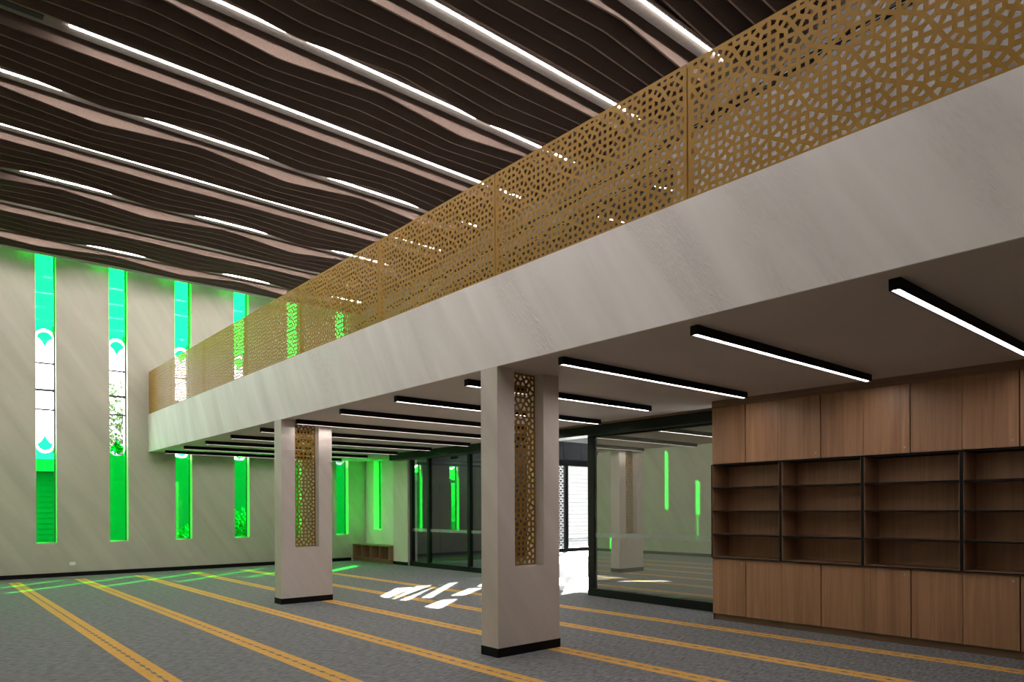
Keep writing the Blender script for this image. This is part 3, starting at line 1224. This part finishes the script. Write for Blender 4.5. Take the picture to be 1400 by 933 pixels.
# ------------------------------------------------------------------ outdoors
b = MB()
b.box(-40, 60, YN + T, 80, -0.35, -0.20)
b.box(21.2, 60, -10, YN + T, -0.35, -0.20)
tag(b.obj('ground', M['paving'], None), kind='structure')

b = MB()
b.box(4.6, 13, YN + T, 22.8, -0.20, -0.17)
tag(b.obj('added_bounce_slab', M['white_paint'], None), 'added pale slab outside the window wall, bouncing light up indoors', 'added_bounce_slab')  # added ground slab, kept pale to bounce light up through the windows

nb = thing('neighbouring_house', 'blue-grey clapboard house outside, seen through the leftmost slot window', 'house', (0, 34, -0.2))
b = MB()
b.box(-4, 6.6, 0.05, 6, 0, 3.3)
b.obj('wall', M['siding'], nb)
for k in range(14):
    b = MB()
    z = 0.1 + 0.22 * k
    b.prism([(0.05, z), (0.012, z), (0.045, z + 0.225), (0.05, z + 0.225)], -4, 6.6, lambda u, v, d: (d, u, v))
    b.obj('siding_board', M['siding'], nb)
b = MB()
b.prism([(-0.5, 3.3), (6.5, 3.3), (3, 4.0)], -4.4, 7.0, lambda u, v, d: (d, u, v))
b.obj('roof', M['roof'], nb)

ga = thing('garage', 'pale rendered building across from the foyer entrance doors', 'building', (25, 28, -0.2))
b = MB()
b.box(-9, 9, 0.05, 5, 0, 4.6)
b.obj('wall', M['grey'], ga)
for k in range(20):
    b = MB()
    b.box(-9, 9, 0.0, 0.05, 0.05 + 0.225 * k, 0.05 + 0.225 * k + 0.21)
    b.obj('cladding_board', M['grey'], ga)
b = MB()
b.box(-9.3, 9.3, -0.3, 5.2, 4.6, 4.75)
b.obj('roof', M['roof'], ga)

def leaf_cloud(name, rad, n, size, seed, mat_, parent, loc, squash=1.0):
    rnd = random.Random(seed)
    mb = MB()
    for _ in range(n):
        while True:
            p = Vector((rnd.uniform(-1, 1), rnd.uniform(-1, 1), rnd.uniform(-1, 1)))
            if 0.35 < p.length < 1:
                break
        p *= (0.82 + 0.25 * math.sin(7 * p.x + seed) * math.cos(5 * p.z + seed))
        p = Vector((p.x * rad, p.y * rad, p.z * rad * squash))
        ax = Vector((rnd.gauss(0, 1), rnd.gauss(0, 1), rnd.gauss(0, 1))).normalized()
        up_ = ax.orthogonal().normalized()
        s_ = size * rnd.uniform(0.6, 1.3)
        a = ax * s_
        c = up_ * s_ * 0.45
        mb.quad(tuple(p - a), tuple(p + c), tuple(p + a), tuple(p - c))
    o = mb.obj(name, mat_, parent, loc)
    return tag(o, kind='stuff')

def trunk(parent, h, r, seed):
    rnd = random.Random(seed)
    mb = MB()
    def limb(p0, p1, r0, r1):
        d = (p1 - p0).normalized()
        o1 = d.orthogonal().normalized()
        o2 = d.cross(o1)
        k = len(mb.v)
        for p, rr in ((p0, r0), (p1, r1)):
            for i in range(7):
                a = 2 * math.pi * i / 7
                mb.v.append(tuple(p + o1 * rr * math.cos(a) + o2 * rr * math.sin(a)))
        for i in range(7):
            j = (i + 1) % 7
            mb.f.append((k + i, k + j, k + 7 + j, k + 7 + i))
            mb.mi.append(0)
    limb(Vector((0, 0, 0)), Vector((0.1, 0, h * 0.5)), r, r * 0.7)
    for _ in range(7):
        a = rnd.uniform(0, 6.28)
        z = h * rnd.uniform(0.35, 0.55)
        limb(Vector((0.08, 0, z)), Vector((math.cos(a) * h * 0.25, math.sin(a) * h * 0.25, z + h * rnd.uniform(0.2, 0.4))), r * 0.45, r * 0.12)
    mb.obj('trunk', M['bark'], parent)

def tree(name, label, cat, loc, h, rad, n, seed, squash=1.0, group=None):
    t = thing(name, label, cat, loc, group)
    if h:
        trunk(t, h, 0.05 * h * 0.5, seed)
    leaf_cloud('foliage', rad, n, 0.11, seed, M['leaf'], t, (0, 0, (h * 0.66 if h else rad * squash * 0.9)), squash)
    return t

tree('tree', 'leafy tree outside the second slot window from the left', 'tree', (6.6, 31, -0.2), 7.6, 2.0, 3600, 3)
tree('tree', 'spreading tree outside, far behind the balcony', 'tree', (14.5, 36, -0.2), 6.0, 2.4, 2400, 4)
for i, (x, y, r_, sq, lab) in enumerate([
        (6.9, 24.2, 0.8, 0.8, 'dark shrub outside the third slot window'),
        (8.8, 24.6, 0.8, 1.2, 'tall shrub outside the fourth slot window')]):
    tree('shrub', lab, 'shrub', (x, y, -0.2), 0, r_, 900, 20 + i, sq, 'shrubs outside the windows')
b = MB()
b.box(5.0, 15.5, 28.0, 28.12, -0.2, 3.5)
tag(b.obj('boundary_wall', M['siding'], None), 'tall plain boundary wall beyond the slot windows', 'wall')
